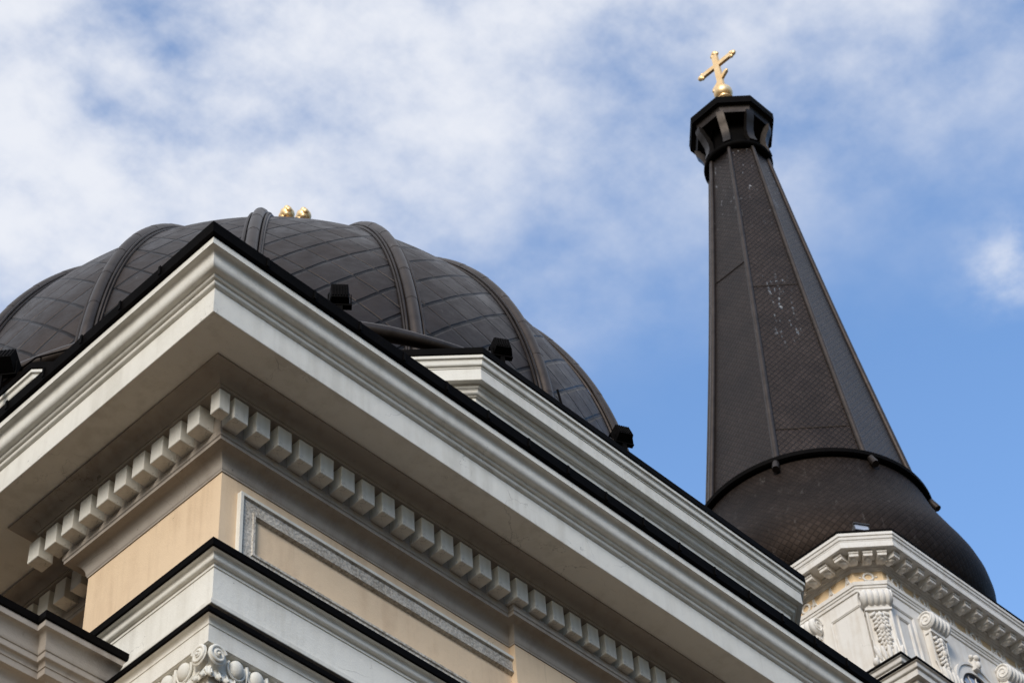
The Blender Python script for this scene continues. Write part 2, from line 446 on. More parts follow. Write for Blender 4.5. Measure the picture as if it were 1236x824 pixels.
# ================================================================== CATHEDRAL
cath = empty('cathedral', (9.062, 11.561, 0))
cath['label'] = 'cream and white cathedral with toothed cornice, ochre walls and dark ribbed dome'
cath['category'] = 'cathedral'
CX, CY = 9.062, 11.561
XE, YE = 26.0, 34.0
cath.location = (0, 0, 0)
SY = 13.64      # where the west face steps back
REC = 0.58
XS = 13.07      # where the south face steps out
wall_poly = [(XE, CY - 0.08), (XS, CY - 0.08), (XS, CY), (CX, CY), (CX, SY), (CX + REC, SY), (CX + REC, YE), (XE, YE)]
prism('wall', wall_poly, 0, 16.85, MY, cath)

# cornice ---------------------------------------------------------
rect = [(XE, CY), (CX, CY), (CX, YE), (XE, YE)]
prof = [(-0.75, 16.705), (0.63, 16.705), (0.63, 16.70), (1.005, 16.70), (1.01, 16.705), (1.01, 17.036), (1.008, 17.042), (1.022, 17.046)]
prof += OVO(1.022, 17.05, 1.05, 17.072, 4)[1:] + [(1.05, 17.098)] + [(1.062, 17.10)] + OVO(1.062, 17.10, 1.088, 17.134, 4)[1:]
prof += S1(1.095, 17.138, 1.245, 17.318, 8) + [(1.25, 17.32), (1.25, 17.405)]
corn = sweep('cornice', rect, prof + [(1.2, 17.41), (0.2, 17.42)], MW, cath, closed=True)
# dentil course, stepping back with the west face
dpath = [(XE, CY), (CX, CY), (CX, SY), (CX + REC, SY), (CX + REC, YE), (XE, YE)]
dp = [(0.0, 16.288), (0.20, 16.288), (0.204, 16.292), (0.204, 16.562), (0.405, 16.566), (0.41, 16.57), (0.41, 16.595)] + CAV(0.422, 16.598, 0.60, 16.675, 7) + [(0.63, 16.678), (0.632, 16.7)]
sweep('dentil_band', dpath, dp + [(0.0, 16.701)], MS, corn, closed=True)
bpath = [(XE, CY - 0.08), (XS, CY - 0.08), (XS, CY), (CX, CY), (CX, SY), (CX + REC, SY), (CX + REC, YE), (XE, YE)]
bp = [(-0.02, 15.955), (0.012, 15.955), (0.012, 15.975), (0.02, 15.985)] + CAV(0.022, 15.99, 0.17, 16.15, 8) + [(0.19, 16.152), (0.192, 16.19), (0.204, 16.20), (0.204, 16.286), (-0.02, 16.286)]
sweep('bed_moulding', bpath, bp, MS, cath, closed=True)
# roof edge flashing
fl = [(1.20, 17.412), (1.275, 17.412), (1.29, 17.43), (1.305, 17.555), (1.27, 17.575), (0.9, 17.60), (-1.5, 18.1), (-3.2, 18.45)]
rf = sweep('roof_flashing', rect, fl, MB, cath, closed=True)
mk('roof', [(CX + 3, CY + 3, 18.40), (XE - 3, CY + 3, 18.40), (XE - 3, YE - 3, 18.40), (CX + 3, YE - 3, 18.40)], [(0, 1, 2, 3)], MDK, cath)
# flashing seams: small folded clips along the edge
mb = MB_(); mb.box((0, 0.006, 0), (0.03, 0.014, 0.12)); clip0 = mb.build('flashing_clip', MB, rf, None)
clip0.location = (CX - 0.6, CY - 1.308, 17.50)
for i in range(1, 18):
    c = clip0.copy(); COL.objects.link(c); c.parent = rf; c.location = (CX - 0.6 + 0.62 * i, CY - 1.308, 17.50)
for i in range(7):
    c = clip0.copy(); COL.objects.link(c); c.parent = rf; c.location = (CX - 1.308, CY - 0.5 + 0.62 * i, 17.50); c.rotation_euler = (0, 0, PI / 2)

# dentils -----------------------------------------------------------
DW, DG = 0.182, 0.283
def dentil_mesh(wx, wy):
    b = MB_(); b.box((0, 0, 0), (wx, wy, 0.276)); o = b.build('dentil', MW, corn, None)
    bm = bmesh.new(); bm.from_mesh(o.data); bmesh.ops.bevel(bm, geom=bm.edges, offset=0.006, segments=1, affect='EDGES'); bm.to_mesh(o.data); bm.free()
    return o
zD = 16.286 + 0.138
d0 = dentil_mesh(DW, 0.192)
first = True
def put(o, x, y):
    global first
    o.location = (x, y, zD)
xr = 9.045 - DW / 2
d0.location = (xr, CY - 0.204 - 0.09, zD)
def dup(o, x, y, rz=0.0):
    c = o.copy(); COL.objects.link(c); c.parent = o.parent; c.location = (x + random.uniform(-.002, .002), y + random.uniform(-.002, .002), zD); c.rotation_euler = (random.uniform(-.012, .012), random.uniform(-.012, .012), rz + random.uniform(-.015, .015)); return c
i = 1
while xr + i * DG < 19.5:
    dup(d0, xr + i * DG, CY - 0.294); i += 1
dc = dentil_mesh(0.135, 0.135); dc.location = (CX - 0.39 + 0.0675, CY - 0.39 + 0.0675, zD)
for i in range(10):
    dup(d0, CX - 0.294, 11.645 + DG * i - DW / 2 + 0.012, PI / 2)
for i in range(7):
    dup(d0, CX + REC - 0.294, 13.87 + DG * i, PI / 2)

# string course ------------------------------------------------------
spath = [(XE, CY), (CX, CY), (CX, SY), (CX + REC, SY), (CX + REC, YE), (XE, YE)]
sp_ = [(-0.05, 14.07), (0.175, 14.075), (0.18, 14.08), (0.18, 14.125), (0.172, 14.13), (0.150, 14.135), (0.135, 14.215), (0.135, 14.548), (0.146, 14.552), (0.146, 14.586)]
sp_ += S1(0.150, 14.588, 0.238, 14.668, 6) + [(0.243, 14.672)]
stc = sweep('string_course', spath, sp_ + [(-0.05, 14.69)], MW, cath, closed=True)
sweep('string_flashing', spath, [(0.2, 14.674), (0.257, 14.674), (0.263, 14.68), (0.263, 14.765), (0.245, 14.785), (-0.01, 14.86)], MB, stc, closed=True)

# framed panel on the south face ---------------------------------------
def rect_frame(name, x0, x1, z0, z1, prof, mat, parent, xf):
    """profile (inset, out); xf maps (a, out, z)"""
    loops = []
    for (ins, o) in prof:
        loops.append([(x0 + ins, o, z0 + ins), (x1 - ins, o, z0 + ins), (x1 - ins, o, z1 - ins), (x0 + ins, o, z1 - ins)])
    v = [xf(*q) for l in loops for q in l]; f = []
    for j in range(len(loops) - 1):
        for i in range(4): f.append((j * 4 + i, j * 4 + (i + 1) % 4, (j + 1) * 4 + (i + 1) % 4, (j + 1) * 4 + i))
    o = mk(name, v, f, mat, parent)
    bm = bmesh.new(); bm.from_mesh(o.data); bmesh.ops.recalc_face_normals(bm, faces=bm.faces); bm.to_mesh(o.data); bm.free()
    return o
xfS = lambda a, o, z: Vector((a, CY - o, z))
pf = rect_frame('panel_frame', 9.273, XS + 0.35, 14.90, 15.79, [(0, -0.01), (0, 0.05), (0.035, 0.05), (0.045, 0.03), (0.165, 0.03), (0.175, 0.045), (0.20, 0.045), (0.21, 0.02), (0.22, -0.01)], MF, cath, xfS)
rect_frame('frame_bead', 9.268, XS + 0.36, 14.895, 15.795, [(0, -0.01), (0.0, 0.058), (0.036, 0.058), (0.040, 0.046)], MW, pf, xfS)
# second panel farther along the face
pf2 = rect_frame('panel_frame', 15.4, 21.0, 14.90, 15.79, [(0, -0.01), (0, 0.05), (0.035, 0.05), (0.045, 0.03), (0.165, 0.03), (0.175, 0.045), (0.20, 0.045), (0.21, 0.02), (0.22, -0.01)], MF, cath, lambda a, o, z: Vector((a, CY - 0.08 - o, z)))

# corner pilaster and its capital --------------------------------------
PX, PY = 11.3, 13.3
ppath = [(PX, CY + 0.2), (PX, CY), (CX, CY), (CX, PY), (CX + 0.2, PY)]
sweep('pilaster', ppath, [(-0.1, 0), (0.2, 0.0), (0.2, 0.9), (0.12, 1.0), (0.11, 1.1), (0.11, 13.22), (-0.1, 13.22)], MW, cath)
cap = sweep('capital', ppath, [(-0.1, 13.22), (0.12, 13.22), (0.125, 13.36), (0.15, 13.38), (0.15, 13.565), (0.198, 13.575), (0.200, 13.58), (0.217, 13.585), (0.217, 13.77)] + [(0.224, 13.775)] + CAV(0.226, 13.775, 0.27, 13.835, 6) + [(0.28, 13.842), (-0.05, 13.86)], MW, cath)
sweep('capital_flashing', ppath, [(0.22, 13.843), (0.297, 13.843), (0.302, 13.848), (0.302, 13.90), (0.28, 13.915), (-0.01, 14.06)], MB, cap)
egg = MB_(); egg.ell((0, 0, 0), (0.078, 0.055, 0.096), None, 16, 12)
E0 = egg.build('egg', MW, cap, 60)
sh = MB_()
pts = [(0.097 * math.cos(a), 0, 0.112 * math.sin(a)) for a in [R(d) for d in range(150, 391, 15)]]
sh.tube(pts, [0.012] * len(pts), 8)
H0 = sh.build('egg_shell', MW, cap, 60)
dt = MB_(); dt.tube([(0, 0, 0.085), (0, -0.01, 0.02), (0, -0.004, -0.10)], [0.020, 0.016, 0.004], 8)
T0 = dt.build('dart', MW, cap, 60)
def eggs(k, side):
    p = 0.30 + 0.235 * k
    zc = 13.475
    res = []
    for o, dd, dz in ((E0, 0, 0), (H0, 0, 0), (T0, 0.1175, 0.0)):
        if side == 'S': M = Matrix.Translation((CX - 0.15 + p + dd, CY - 0.172, zc + dz))
        else: M = Matrix.Translation((CX - 0.172, CY - 0.15 + p + dd, zc + dz)) @ Matrix.Rotation(-PI / 2, 4, 'Z')
        if k == 0 and side == 'S': o.matrix_local = M
        else: copy_to(o, cap, M)
for k in range(9): eggs(k, 'S')
for k in range(7): eggs(k, 'W')
# corner scrolls
for side in ('S', 'W'):
    mb = MB_()
    pts = []; rad = []
    for i in range(46):
        t = i / 45; a = t * 2 * PI * 1.9 + 0.4; rr = 0.082 * (1 - 0.86 * t)
        pts.append((rr * math.cos(a), -0.012 - 0.012 * t, rr * math.sin(a))); rad.append(0.017 * (1 - 0.45 * t))
    mb.tube(pts, rad, 8); mb.ell((0, -0.004, 0), (0.085, 0.02, 0.09), None, 14, 8); mb.ell((0, -0.03, 0), (0.016, 0.016, 0.016))
    o = mb.build('scroll', MW, cap, 60)
    if side == 'S': o.matrix_local = Matrix.Translation((CX - 0.108, CY - 0.213, 13.475)) @ Matrix.Scale(1.2, 4)
    else: o.matrix_local = Matrix.Translation((CX - 0.213, CY - 0.105, 13.485)) @ Matrix.Rotation(-PI / 2, 4, 'Z') @ Matrix.Scale(-1.2, 4, (1, 0, 0)) @ Matrix.Scale(1.2, 4, (0, 0, 1))
mb = MB_(); mb.ell((0, 0, 0), (0.055, 0.020, 0.075), None, 10, 8); mb.ell((0, -0.015, -0.05), (0.03, 0.025, 0.04), None, 8, 6); mb.tube([(0, -0.015, 0.07), (0, -0.026, 0), (0, -0.035, -0.08)], 0.010, 6)
A0 = mb.build('acanthus_leaf', MW, cap, 50)
k = 0
for side in ('S', 'W'):
    for i in range(14):
        t = -0.10 + 0.088 * i
        p = (CX - 0.13 + 0.088 * i, CY - 0.15, 13.33) if side == 'S' else (CX - 0.15, CY - 0.13 + 0.088 * i, 13.33)
        M = Matrix.Translation(p) @ Matrix.Rotation(0 if side == 'S' else -PI / 2, 4, 'Z') @ Matrix.Rotation(random.uniform(-.5, .5), 4, 'Y') @ Matrix.Rotation(-0.3, 4, 'X')
        if k == 0: A0.matrix_local = M
        else: copy_to(A0, cap, M)
        k += 1

# lower west wing -------------------------------------------------------
wy = 12.92
wpoly = [(CX + 0.3, wy), (8.28, wy), (8.28, wy + 0.11), (3.0, wy + 0.11), (3.0, YE), (CX + 0.3, YE)]
prism('wing_wall', wpoly, 0, 14.0, MY, cath)
wpath = [(CX + 0.05, wy), (8.28, wy), (8.28, wy + 0.11), (3.0, wy + 0.11), (3.0, YE)]
wp = [(-0.05, 13.60), (0.012, 13.60), (0.02, 13.63)] + CAV(0.02, 13.64, 0.11, 13.73, 5) + [(0.12, 13.735), (0.125, 13.80), (0.135, 13.805)] + CAV(0.135, 13.81, 0.175, 13.86, 4) + [(0.18, 13.865), (0.18, 13.925), (0.19, 13.93)] + CAV(0.195, 13.94, 0.278, 14.10, 8) + [(0.285, 14.105), (0.285, 14.17), (-0.05, 14.18)]
wc = sweep('wing_cornice', wpath, wp, MS, cath)  # darker stucco tone paints in the shade below the main overhang
sweep('wing_flashing', wpath, [(0.2, 14.172), (0.298, 14.172), (0.304, 14.18), (0.304, 14.262), (0.28, 14.275), (-0.3, 14.33)], MB, wc)
mk('wing_roof', [(3.2, wy + 0.3, 14.32), (CX + 0.2, wy + 0.3, 14.32), (CX + 0.2, YE, 14.32), (3.2, YE, 14.32)], [(0, 1, 2, 3)], MDK, cath)

# octagonal attic under the dome ------------------------------------------
att = [(13.55, 12.04), (9.48, 16.12), (9.48, 24.0), (13.55, 28.1), (20.19, 28.1), (24.26, 24.0), (24.26, 16.1), (20.19, 12.04)]
ap = [(-0.62, 18.2), (-0.62, 20.60), (-0.50, 20.60), (-0.50, 20.68), (-0.40, 20.70), (-0.30, 20.72), (-0.30, 20.86), (-0.27, 20.87)] + OVO(-0.27, 20.88, -0.225, 20.93, 4) + [(-0.215, 20.94)] + OVO(-0.215, 20.945, -0.185, 20.985, 4) + [(-0.18, 20.998), (-0.105, 20.998), (-0.10, 21.003), (-0.10, 21.20), (-0.09, 21.205), (-0.09, 21.225)] + S1(-0.085, 21.23, -0.02, 21.33, 6) + [(-0.018, 21.333), (-0.018, 21.38), (-0.2, 21.385)]
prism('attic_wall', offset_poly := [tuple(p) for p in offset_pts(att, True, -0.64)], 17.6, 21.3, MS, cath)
ac = sweep('attic_cornice', att, ap, MW, cath, closed=True)
sweep('attic_flashing', att, [(-0.1, 21.386), (-0.005, 21.386), (0.0, 21.39), (0.0, 21.50), (-0.03, 21.515), (-0.9, 21.62), (-1.6, 21.9)], MB, ac, closed=True)

# dome ---------------------------------------------------------------------
DX, DY, DZ, DR, DH = 16.87, 20.07, 23.0, 6.51, 7.96
prof = [(DR * math.cos(t), DZ + DH * math.sin(t)) for t in [PI / 2 * i / 56 for i in range(57)]]
prof[-1] = (0.02, prof[-1][1])
def uvd(a, arc, r):
    return (math.degrees(a) + 126.5) / 6.67 + 0.02, (arc - 3.22) / 0.80
# two diagonals: a = u+v, b = u-v, both whole numbers at a crossing
dome = revolve('dome', prof, MD, cath, 180, None, uvd, 50, DX, DY)
skirt = revolve('dome_base', [(7.55, 21.5), (7.3, 21.9), (7.15, 22.3), (6.85, 22.6), (6.62, 22.9), (6.5, 23.1)], MD, cath, 120, None, lambda a, arc, r: ((math.degrees(a) + 126.5) / 6.67, arc / 0.8 - 3), 40, DX, DY)
def rring(a): return 7.50 + 0.32 * math.cos(2 * (a - R(-118)))
for k in range(4):      # curved gutters on the four chamfered sides
    pts = []; rad = []
    for i in range(41):
        a = R(-178 + 90 * k) + R(69) * i / 40; a0 = R(-178) + R(69) * i / 40
        pts.append((DX + rring(a0) * math.cos(a), DY + rring(a0) * math.sin(a), 22.42 - 0.10 * (i / 40) ** 3)); rad.append(0.115 * (1.0 if i < 34 else 1 - 0.4 * (i - 34) / 6))
    mb = MB_(); mb.tube(pts, rad, 12); mb.build('gutter', MR, dome, 60)
ribaz = [-176, -155, -134.3, -112.4, -92.2, -73.2] + [-53 + 19.4 * i for i in range(11)]
def rib_mesh():
    v = []; f = []; n = 64; cs = []
    # cross-section: flange, tube, flange  (lateral, height)
    sec0 = [(-0.18, 0.0), (-0.177, 0.025), (-0.155, 0.032), (-0.14, 0.012), (-0.10, 0.012)]
    tube = [(0.105 * math.cos(a), 0.025 + 0.115 * math.sin(a)) for a in [PI * (1 - i / 12) for i in range(13)]]
    sec = sec0 + tube + [(-x, y) for x, y in sec0[::-1]]
    m = len(sec); rows = []
    S_ = []
    for i in range(n + 1):
        t = R(88) * i / n
        S_.append(t)
    tt = []; 
    for i in range(n):
        tt.append((S_[i], 0.0)); tt.append((S_[i + 1] - 1e-4, 1.0))
    per = 5  # spans per sheet
    for i in range(n + 1):
        t = S_[i]
        fr = [(i % per) / per]
        if i % per == 0 and i > 0: fr = [1.0, 0.0]
        for q in fr:
            x = DR * math.cos(t); z = DZ + DH * math.sin(t)
            nx, nz = math.cos(t) / DR, math.sin(t) / DH
            l = math.hypot(nx, nz); nx /= l; nz /= l
            k = 1.0 + 0.028 * (1 - q)
            lat = min(1.0, 0.25 + x / 2.5)
            row = []
            for j, (a, h) in enumerate(sec):
                hh = h * (k if 5 <= j < m - 5 else 1) + 0.005
                aa = a * (k if 5 <= j < m - 5 else 1) * lat
                row.append(Vector((x + nx * hh, aa, z + nz * hh)))
            rows.append(row)
    for row in rows: v += row
    for i in range(len(rows) - 1):
        for j in range(m - 1):
            f.append((i * m + j, i * m + j + 1, (i + 1) * m + j + 1, (i + 1) * m + j))
    return v, f
v, f = rib_mesh()
rib0 = mk('rib', v, f, MR, dome, 40)
bm = bmesh.new(); bm.from_mesh(rib0.data); bmesh.ops.recalc_face_normals(bm, faces=bm.faces); bm.to_mesh(rib0.data); bm.free(); rib0.data.set_sharp_from_angle(angle=R(35))
for i, a in enumerate(ribaz):
    M = Matrix.Translation((DX, DY, 0)) @ Matrix.Rotation(R(a), 4, 'Z')
    if i == 0: rib0.matrix_local = M
    else: copy_to(rib0, dome, M)
# standing seams folded beside each rib
v = []; f = []
mb = MB_()
for side in (-1, 1):
    pts = []
    for i in range(50):
        t = R(86) * i / 49; x = DR * math.cos(t); z = DZ + DH * math.sin(t)
        pts.append((x * 1.006 + 0.02, side * 0.135 * min(1, 0.25 + x / 2.5), z + 0.02))
    mb.tube(pts, 0.022, 6)
sm0 = mb.build('rib_seam', MDK, dome, 60)
for i, a in enumerate(ribaz):
    M = Matrix.Translation((DX, DY, 0)) @ Matrix.Rotation(R(a), 4, 'Z')
    if i == 0: sm0.matrix_local = M
    else: copy_to(sm0, dome, M)
# gilded finial behind the crown of the dome: only the twin tips show
fin = MB_()
fin.tube([(DX, DY, 30.8), (DX, DY, 31.1)], 0.5, 16)
fin.ell((DX, DY, 31.35), (0.42, 0.42, 0.42), None, 20, 12)
fin.tube([(DX, DY, 31.6), (DX, DY, 33.7)], 0.07, 10)
fin.tube([(DX, DY - 0.65, 33.65), (DX, DY - 0.15, 34.13)], 0.05, 8)
fin.tube([(DX, DY, 33.7), (DX, DY - 0.15, 34.13)], 0.06, 8)
fin.tube([(DX, DY, 33.3), (DX, DY - 0.65, 33.65)], 0.05, 8)
fo = fin.build('cupola_cross', MG, dome, 50)
for (px, py, pz) in ((DX, 19.92, 34.32), (DX, 19.42, 33.80)):
    kb = MB_(); kb.ell((px, py, pz), (0.15, 0.15, 0.15), None, 16, 10)
    for i in range(6):
        a = i * PI / 3
        kb.ell((px - 0.05, py + 0.10 * math.cos(a), pz + 0.10 * math.sin(a)), (0.075, 0.075, 0.075), None, 8, 6)
    kb.build('gilded_knob', MG, dome, 50)
# lightning conductor wire round the foot of the dome
mb = MB_()
mb.tube([(9.62, 17.3, 21.6), (9.66, 17.1, 22.0), (9.75, 16.5, 22.08), (10.3, 15.6, 22.15), (11.0, 14.8, 22.2)], 0.014, 6)
mb.tube([(9.80, 16.45, 21.55), (9.80, 16.45, 22.08)], 0.012, 6)
mb.tube([(10.6, 15.25, 21.55), (10.6, 15.25, 22.16)], 0.012, 6)
mb.tube([(15.37, 12.25, 21.5), (15.30, 12.30, 22.15)], 0.016, 6)
mb.build('lightning_wire', MB, cath, 60)

# ================================================================== BELL TOWER
TA = -0.0293
C0 = Vector((31.98, 18.61)); C1 = Vector((32.13, 18.345))
tow = empty('bell_tower', (0, 0, 0))
tow['label'] = 'white ornamented bell tower with dark scaled bulb, tapering spire and gilded cross'
tow['category'] = 'bell tower'
ct, st = math.cos(TA), math.sin(TA)
def T(q):
    x, y = q[0], q[1]
    return Vector((C0.x + ct * x - st * y, C0.y + st * x + ct * y, q[2]))
MT = Matrix.Translation((C0.x, C0.y, 0)) @ Matrix.Rotation(TA, 4, 'Z')
def axis(z):
    k = max(0.0, (z - 34) / 17.3)
    return (C0.x + (C1.x - C0.x) * k, C0.y + (C1.y - C0.y) * k)
HW, CH = 3.6, 0.79
toct = [(HW, -HW + CH), (HW - CH, -HW), (-HW + CH, -HW), (-HW, -HW + CH), (-HW, HW - CH), (-HW + CH, HW), (HW - CH, HW), (HW, HW - CH)]
Tw = lambda q: T(q)
prism('wall', [tuple(p) for p in offset_pts(toct, True, -0.615)], 0, 29.6, MC, tow, Tw)
tp = [(-0.60, 29.447), (-0.585, 29.45), (-0.575, 29.50), (-0.56, 29.505), (-0.545, 29.545), (-0.53, 29.55), (-0.50, 29.60), (-0.485, 29.605), (-0.48, 29.652), (-0.062, 29.654), (-0.057, 29.66), (-0.057, 29.80), (-0.052, 29.805), (-0.048, 29.835)] + S1(-0.045, 29.84, -0.004, 29.92, 4) + [(0.0, 29.925), (0.0, 29.995), (-0.1, 30.0)]
tcn = sweep('cornice', toct, tp, MC, tow, closed=True, xf=Tw)
sweep('cornice_flashing', toct, [(-0.1, 30.002), (0.01, 30.002), (0.014, 30.01), (0.014, 30.05), (0.0, 30.06), (-1.3, 30.10)], MB, tcn, closed=True, xf=Tw)
frz = sweep('frieze', toct, [(-0.61, 29.16), (-0.604, 29.16), (-0.604, 29.446), (-0.61, 29.446)], MYT, tow, closed=True, xf=Tw)
arc_ = sweep('architrave', toct, [(-0.62, 28.93), (-0.585, 28.935), (-0.58, 29.0), (-0.56, 29.005), (-0.555, 29.05), (-0.53, 29.06), (-0.528, 29.15), (-0.535, 29.16), (-0.61, 29.165)], MC, tow, closed=True, xf=Tw)

def face_mat(side, u, off, z):
    """local frame: x along face, -y outward, z up, origin on the face"""
    ang = {'S': 0, 'W': -PI / 2, 'E': PI / 2, 'SW': -PI / 4, 'SE': PI / 4}[side]
    d = off if side in 'SWE' and len(side) == 1 else off
    M = Matrix.Rotation(ang, 4, 'Z') @ Matrix.Translation((u, -d, z))
    return MT @ M
DIAG = (2 * HW - CH) / math.sqrt(2)      # axis to chamfer at the crown line

# modillions
mb = MB_(); mb.box((0, 0.0, 0.0), (0.19, 0.30, 0.13)); mb.box((0, -0.155, 0.035), (0.205, 0.03, 0.06)); mb.ell((0, 0.02, -0.07), (0.08, 0.12, 0.05), None, 10, 6)
mod0 = mb.build('modillion', MC, tcn, 40)
used = False
def putc(o, parent, M, state={}):
    if o.name not in state:
        state[o.name] = 1; o.matrix_local = M
    else: copy_to(o, parent, M)
for side in ('S', 'W'):
    for i in range(14):
        u = -2.58 + 0.397 * i
        putc(mod0, tcn, face_mat(side, u, HW - 0.32, 29.583))
for u in (-0.29, 0.0, 0.29): putc(mod0, tcn, face_mat('SW', u, DIAG - 0.32, 29.583))
for u in (-0.29, 0.0, 0.29): putc(mod0, tcn, face_mat('SE', u, DIAG - 0.32, 29.583))
# frieze rosettes and relief
mb = MB_()
pts = [(0.098 * math.cos(a), -0.015, 0.098 * math.sin(a)) for a in [2 * PI * i / 20 for i in range(20)]]
mb.tube(pts, 0.028, 8, True)
for a in (0, PI / 2, PI, 3 * PI / 2): mb.ell((0.135 * math.cos(a) * 1.2, -0.005, 0.115 * math.sin(a)), (0.035, 0.02, 0.022), None, 8, 6)
ros = mb.build('rosette', MC, frz, 60)
mb = MB_()
for s in (-1, 1):
    mb.tube([(s * 0.075, -0.012, -0.135), (s * 0.02, -0.018, 0.02), (0, -0.015, 0.13)], [0.02, 0.016, 0.022], 6)
mb.ell((0, -0.01, 0.09), (0.035, 0.02, 0.03), None, 8, 6); mb.ell((0, -0.01, -0.02), (0.03, 0.02, 0.05), None, 8, 6)
mb.ell((0, -0.01, -0.12), (0.05, 0.02, 0.02), None, 8, 6)
orn = mb.build('frieze_ornament', MC, frz, 60)
putc(ros, frz, face_mat('SW', 0.0, DIAG - 0.604, 29.30))
for side in ('S', 'W'):
    for i in range(12):
        u = -2.42 + 0.44 * i
        putc(orn, frz, face_mat(side, u, HW - 0.604, 29.30))
    for i in range(11):
        if side == 'S' or i % 3 == 2: putc(ros, frz, face_mat(side, -2.20 + 0.44 * i, HW - 0.604, 29.30)) if i % 2 == 0 else None

# scroll corbels
def corbel(side, u, off, w, lab=None):
    root_mat = face_mat(side, u, off, -0.13)
    b = MB_()
    # body: S-shaped side profile across width w*0.62
    prof = [(0.0, 29.0 - 0.07), (-0.16, 28.93), (-0.24, 28.75), (-0.20, 28.52), (-0.15, 28.40), (-0.12, 28.1), (-0.12, 27.7), (-0.17, 27.4), (-0.26, 27.15), (-0.27, 27.0), (-0.10, 26.9), (0.0, 26.9)]
    hw = w * 0.40
    v = [(-hw, y, z) for y, z in prof] + [(hw, y, z) for y, z in prof]; n = len(prof)
    f = [(i, (i + 1) % n, n + (i + 1) % n, n + i) for i in range(n)] + [tuple(range(n)), tuple(range(n, 2 * n))[::-1]]
    b.add(v, f)
    # side rails
    for s in (-1, 1):
        b.tube([(s * hw, -0.15, 28.42), (s * hw, -0.13, 28.1), (s * hw, -0.13, 27.7), (s * hw * 1.05, -0.20, 27.35), (s * hw * 1.15, -0.28, 27.1)], 0.028, 6)
    b.box((0, -0.13, 28.44), (w * 0.9, 0.16, 0.05))
    root = b.build('corbel', MC, tow, 35); root.matrix_local = root_mat
    # upper roll, fluted
    b = MB_(); m = 61; k = 24; v = []; f = []
    for i in range(m):
        t = i / (m - 1); fl = 0.5 + 0.5 * math.cos(t * 2 * PI * 5.0 + PI)
        edge = 1.0 if 0.06 < t < 0.94 else 0.97
        rr = (0.150 + 0.032 * math.sqrt(max(0, fl))) * edge
        for j in range(k):
            a = 2 * PI * j / k; v.append((-w / 2 + t * w, -0.165 + rr * 1.05 * math.cos(a), 28.72 + rr * 1.15 * math.sin(a)))
    for i in range(m - 1):
        for j in range(k): f.append((i * k + j, i * k + (j + 1) % k, (i + 1) * k + (j + 1) % k, (i + 1) * k + j))
    f.append(tuple(range(k))); f.append(tuple((m - 1) * k + j for j in range(k))[::-1])
    b.add(v, f); o = b.build('scroll_roll', MC, root, 50)
    for s in (-1, 1):
        b = MB_(); pts = []; rad = []
        for i in range(40):
            t = i / 39; a = 0.6 + t * 2 * PI * 1.75; rr = 0.17 * (1 - 0.85 * t)
            pts.append((s * (w / 2 + 0.004), -0.165 + rr * math.cos(a), 28.72 + 1.1 * rr * math.sin(a))); rad.append(0.026 * (1 - 0.4 * t))
        b.tube(pts, rad, 8); b.build('spiral', MC, root, 60)
    # acanthus relief
    rnd = random.Random(3)
    b = MB_()
    for r in range(9):
        z = 28.33 - r * 0.105
        wd = hw * (0.75 - 0.03 * r + (0.12 if r % 3 == 0 else 0))
        for s in (-1, 1):
            M = Matrix.Rotation(s * 0.75, 3, 'Y') @ Matrix.Rotation(0.35, 3, 'X')
            b.ell((s * wd * 0.62, -0.165, z), (wd * 0.42, 0.045, 0.036), M, 10, 6)
            M = Matrix.Rotation(-s * 0.5, 3, 'Y')
            b.ell((s * wd * 0.30, -0.185, z - 0.045), (0.035, 0.04, 0.055), M, 8, 6)
        b.ell((0, -0.20, z - 0.02), (0.035, 0.045, 0.06), None, 8, 6)
    b.ell((0, -0.19, 28.28), (0.07, 0.07, 0.07), None, 12, 8); b.ell((0, -0.20, 27.95), (0.075, 0.07, 0.085), None, 12, 8)
    b.build('leaf_relief', MC, root, 60)
    b = MB_()
    for s in (-1.6, -0.8, 0, 0.8, 1.6):
        M = Matrix.Rotation(s * 0.16, 3, 'Y')
        b.ell((s * w * 0.24, -0.27 + 0.01 * abs(s), 27.26), (0.05, 0.06, 0.20), M, 10, 8)
    for s in (-1, 1): b.ell((s * w * 0.5, -0.22, 27.08), (0.07, 0.09, 0.10), None, 10, 8)
    b.build('lower_leaf', MC, root, 60)
    return root
corbel('SW', 0.0, DIAG - 0.605, 0.60)
corbel('SE', 0.0, DIAG - 0.605, 0.60)
for side in ('S', 'W'):
    for u in (-1.30, 1.30): corbel(side, u, HW - 0.605, 0.62)

# recessed panels outlined on the wall
def panel(side, u0, u1, z0, z1, off):
    M = face_mat(side, 0, off, 0)
    xf = lambda a, o, z: M @ Vector((a, -o, z))
    rect_frame('wall_panel', u0, u1, z0, z1, [(0, -0.01), (0, 0.035), (0.03, 0.035), (0.04, 0.022), (0.055, 0.022), (0.06, -0.004), (0.07, -0.004)], MC, tow, xf)
for side in ('S', 'W'):
    o_ = HW - 0.615
    panel(side, -2.62, -1.80, 26.5, 28.62, o_); panel(side, 1.80, 2.62, 26.5, 28.62, o_)
    panel(side, -2.42, -2.0, 26.7, 28.38, o_)
    panel(side, -0.93, 0.93, 26.9, 28.78, o_) if False else None

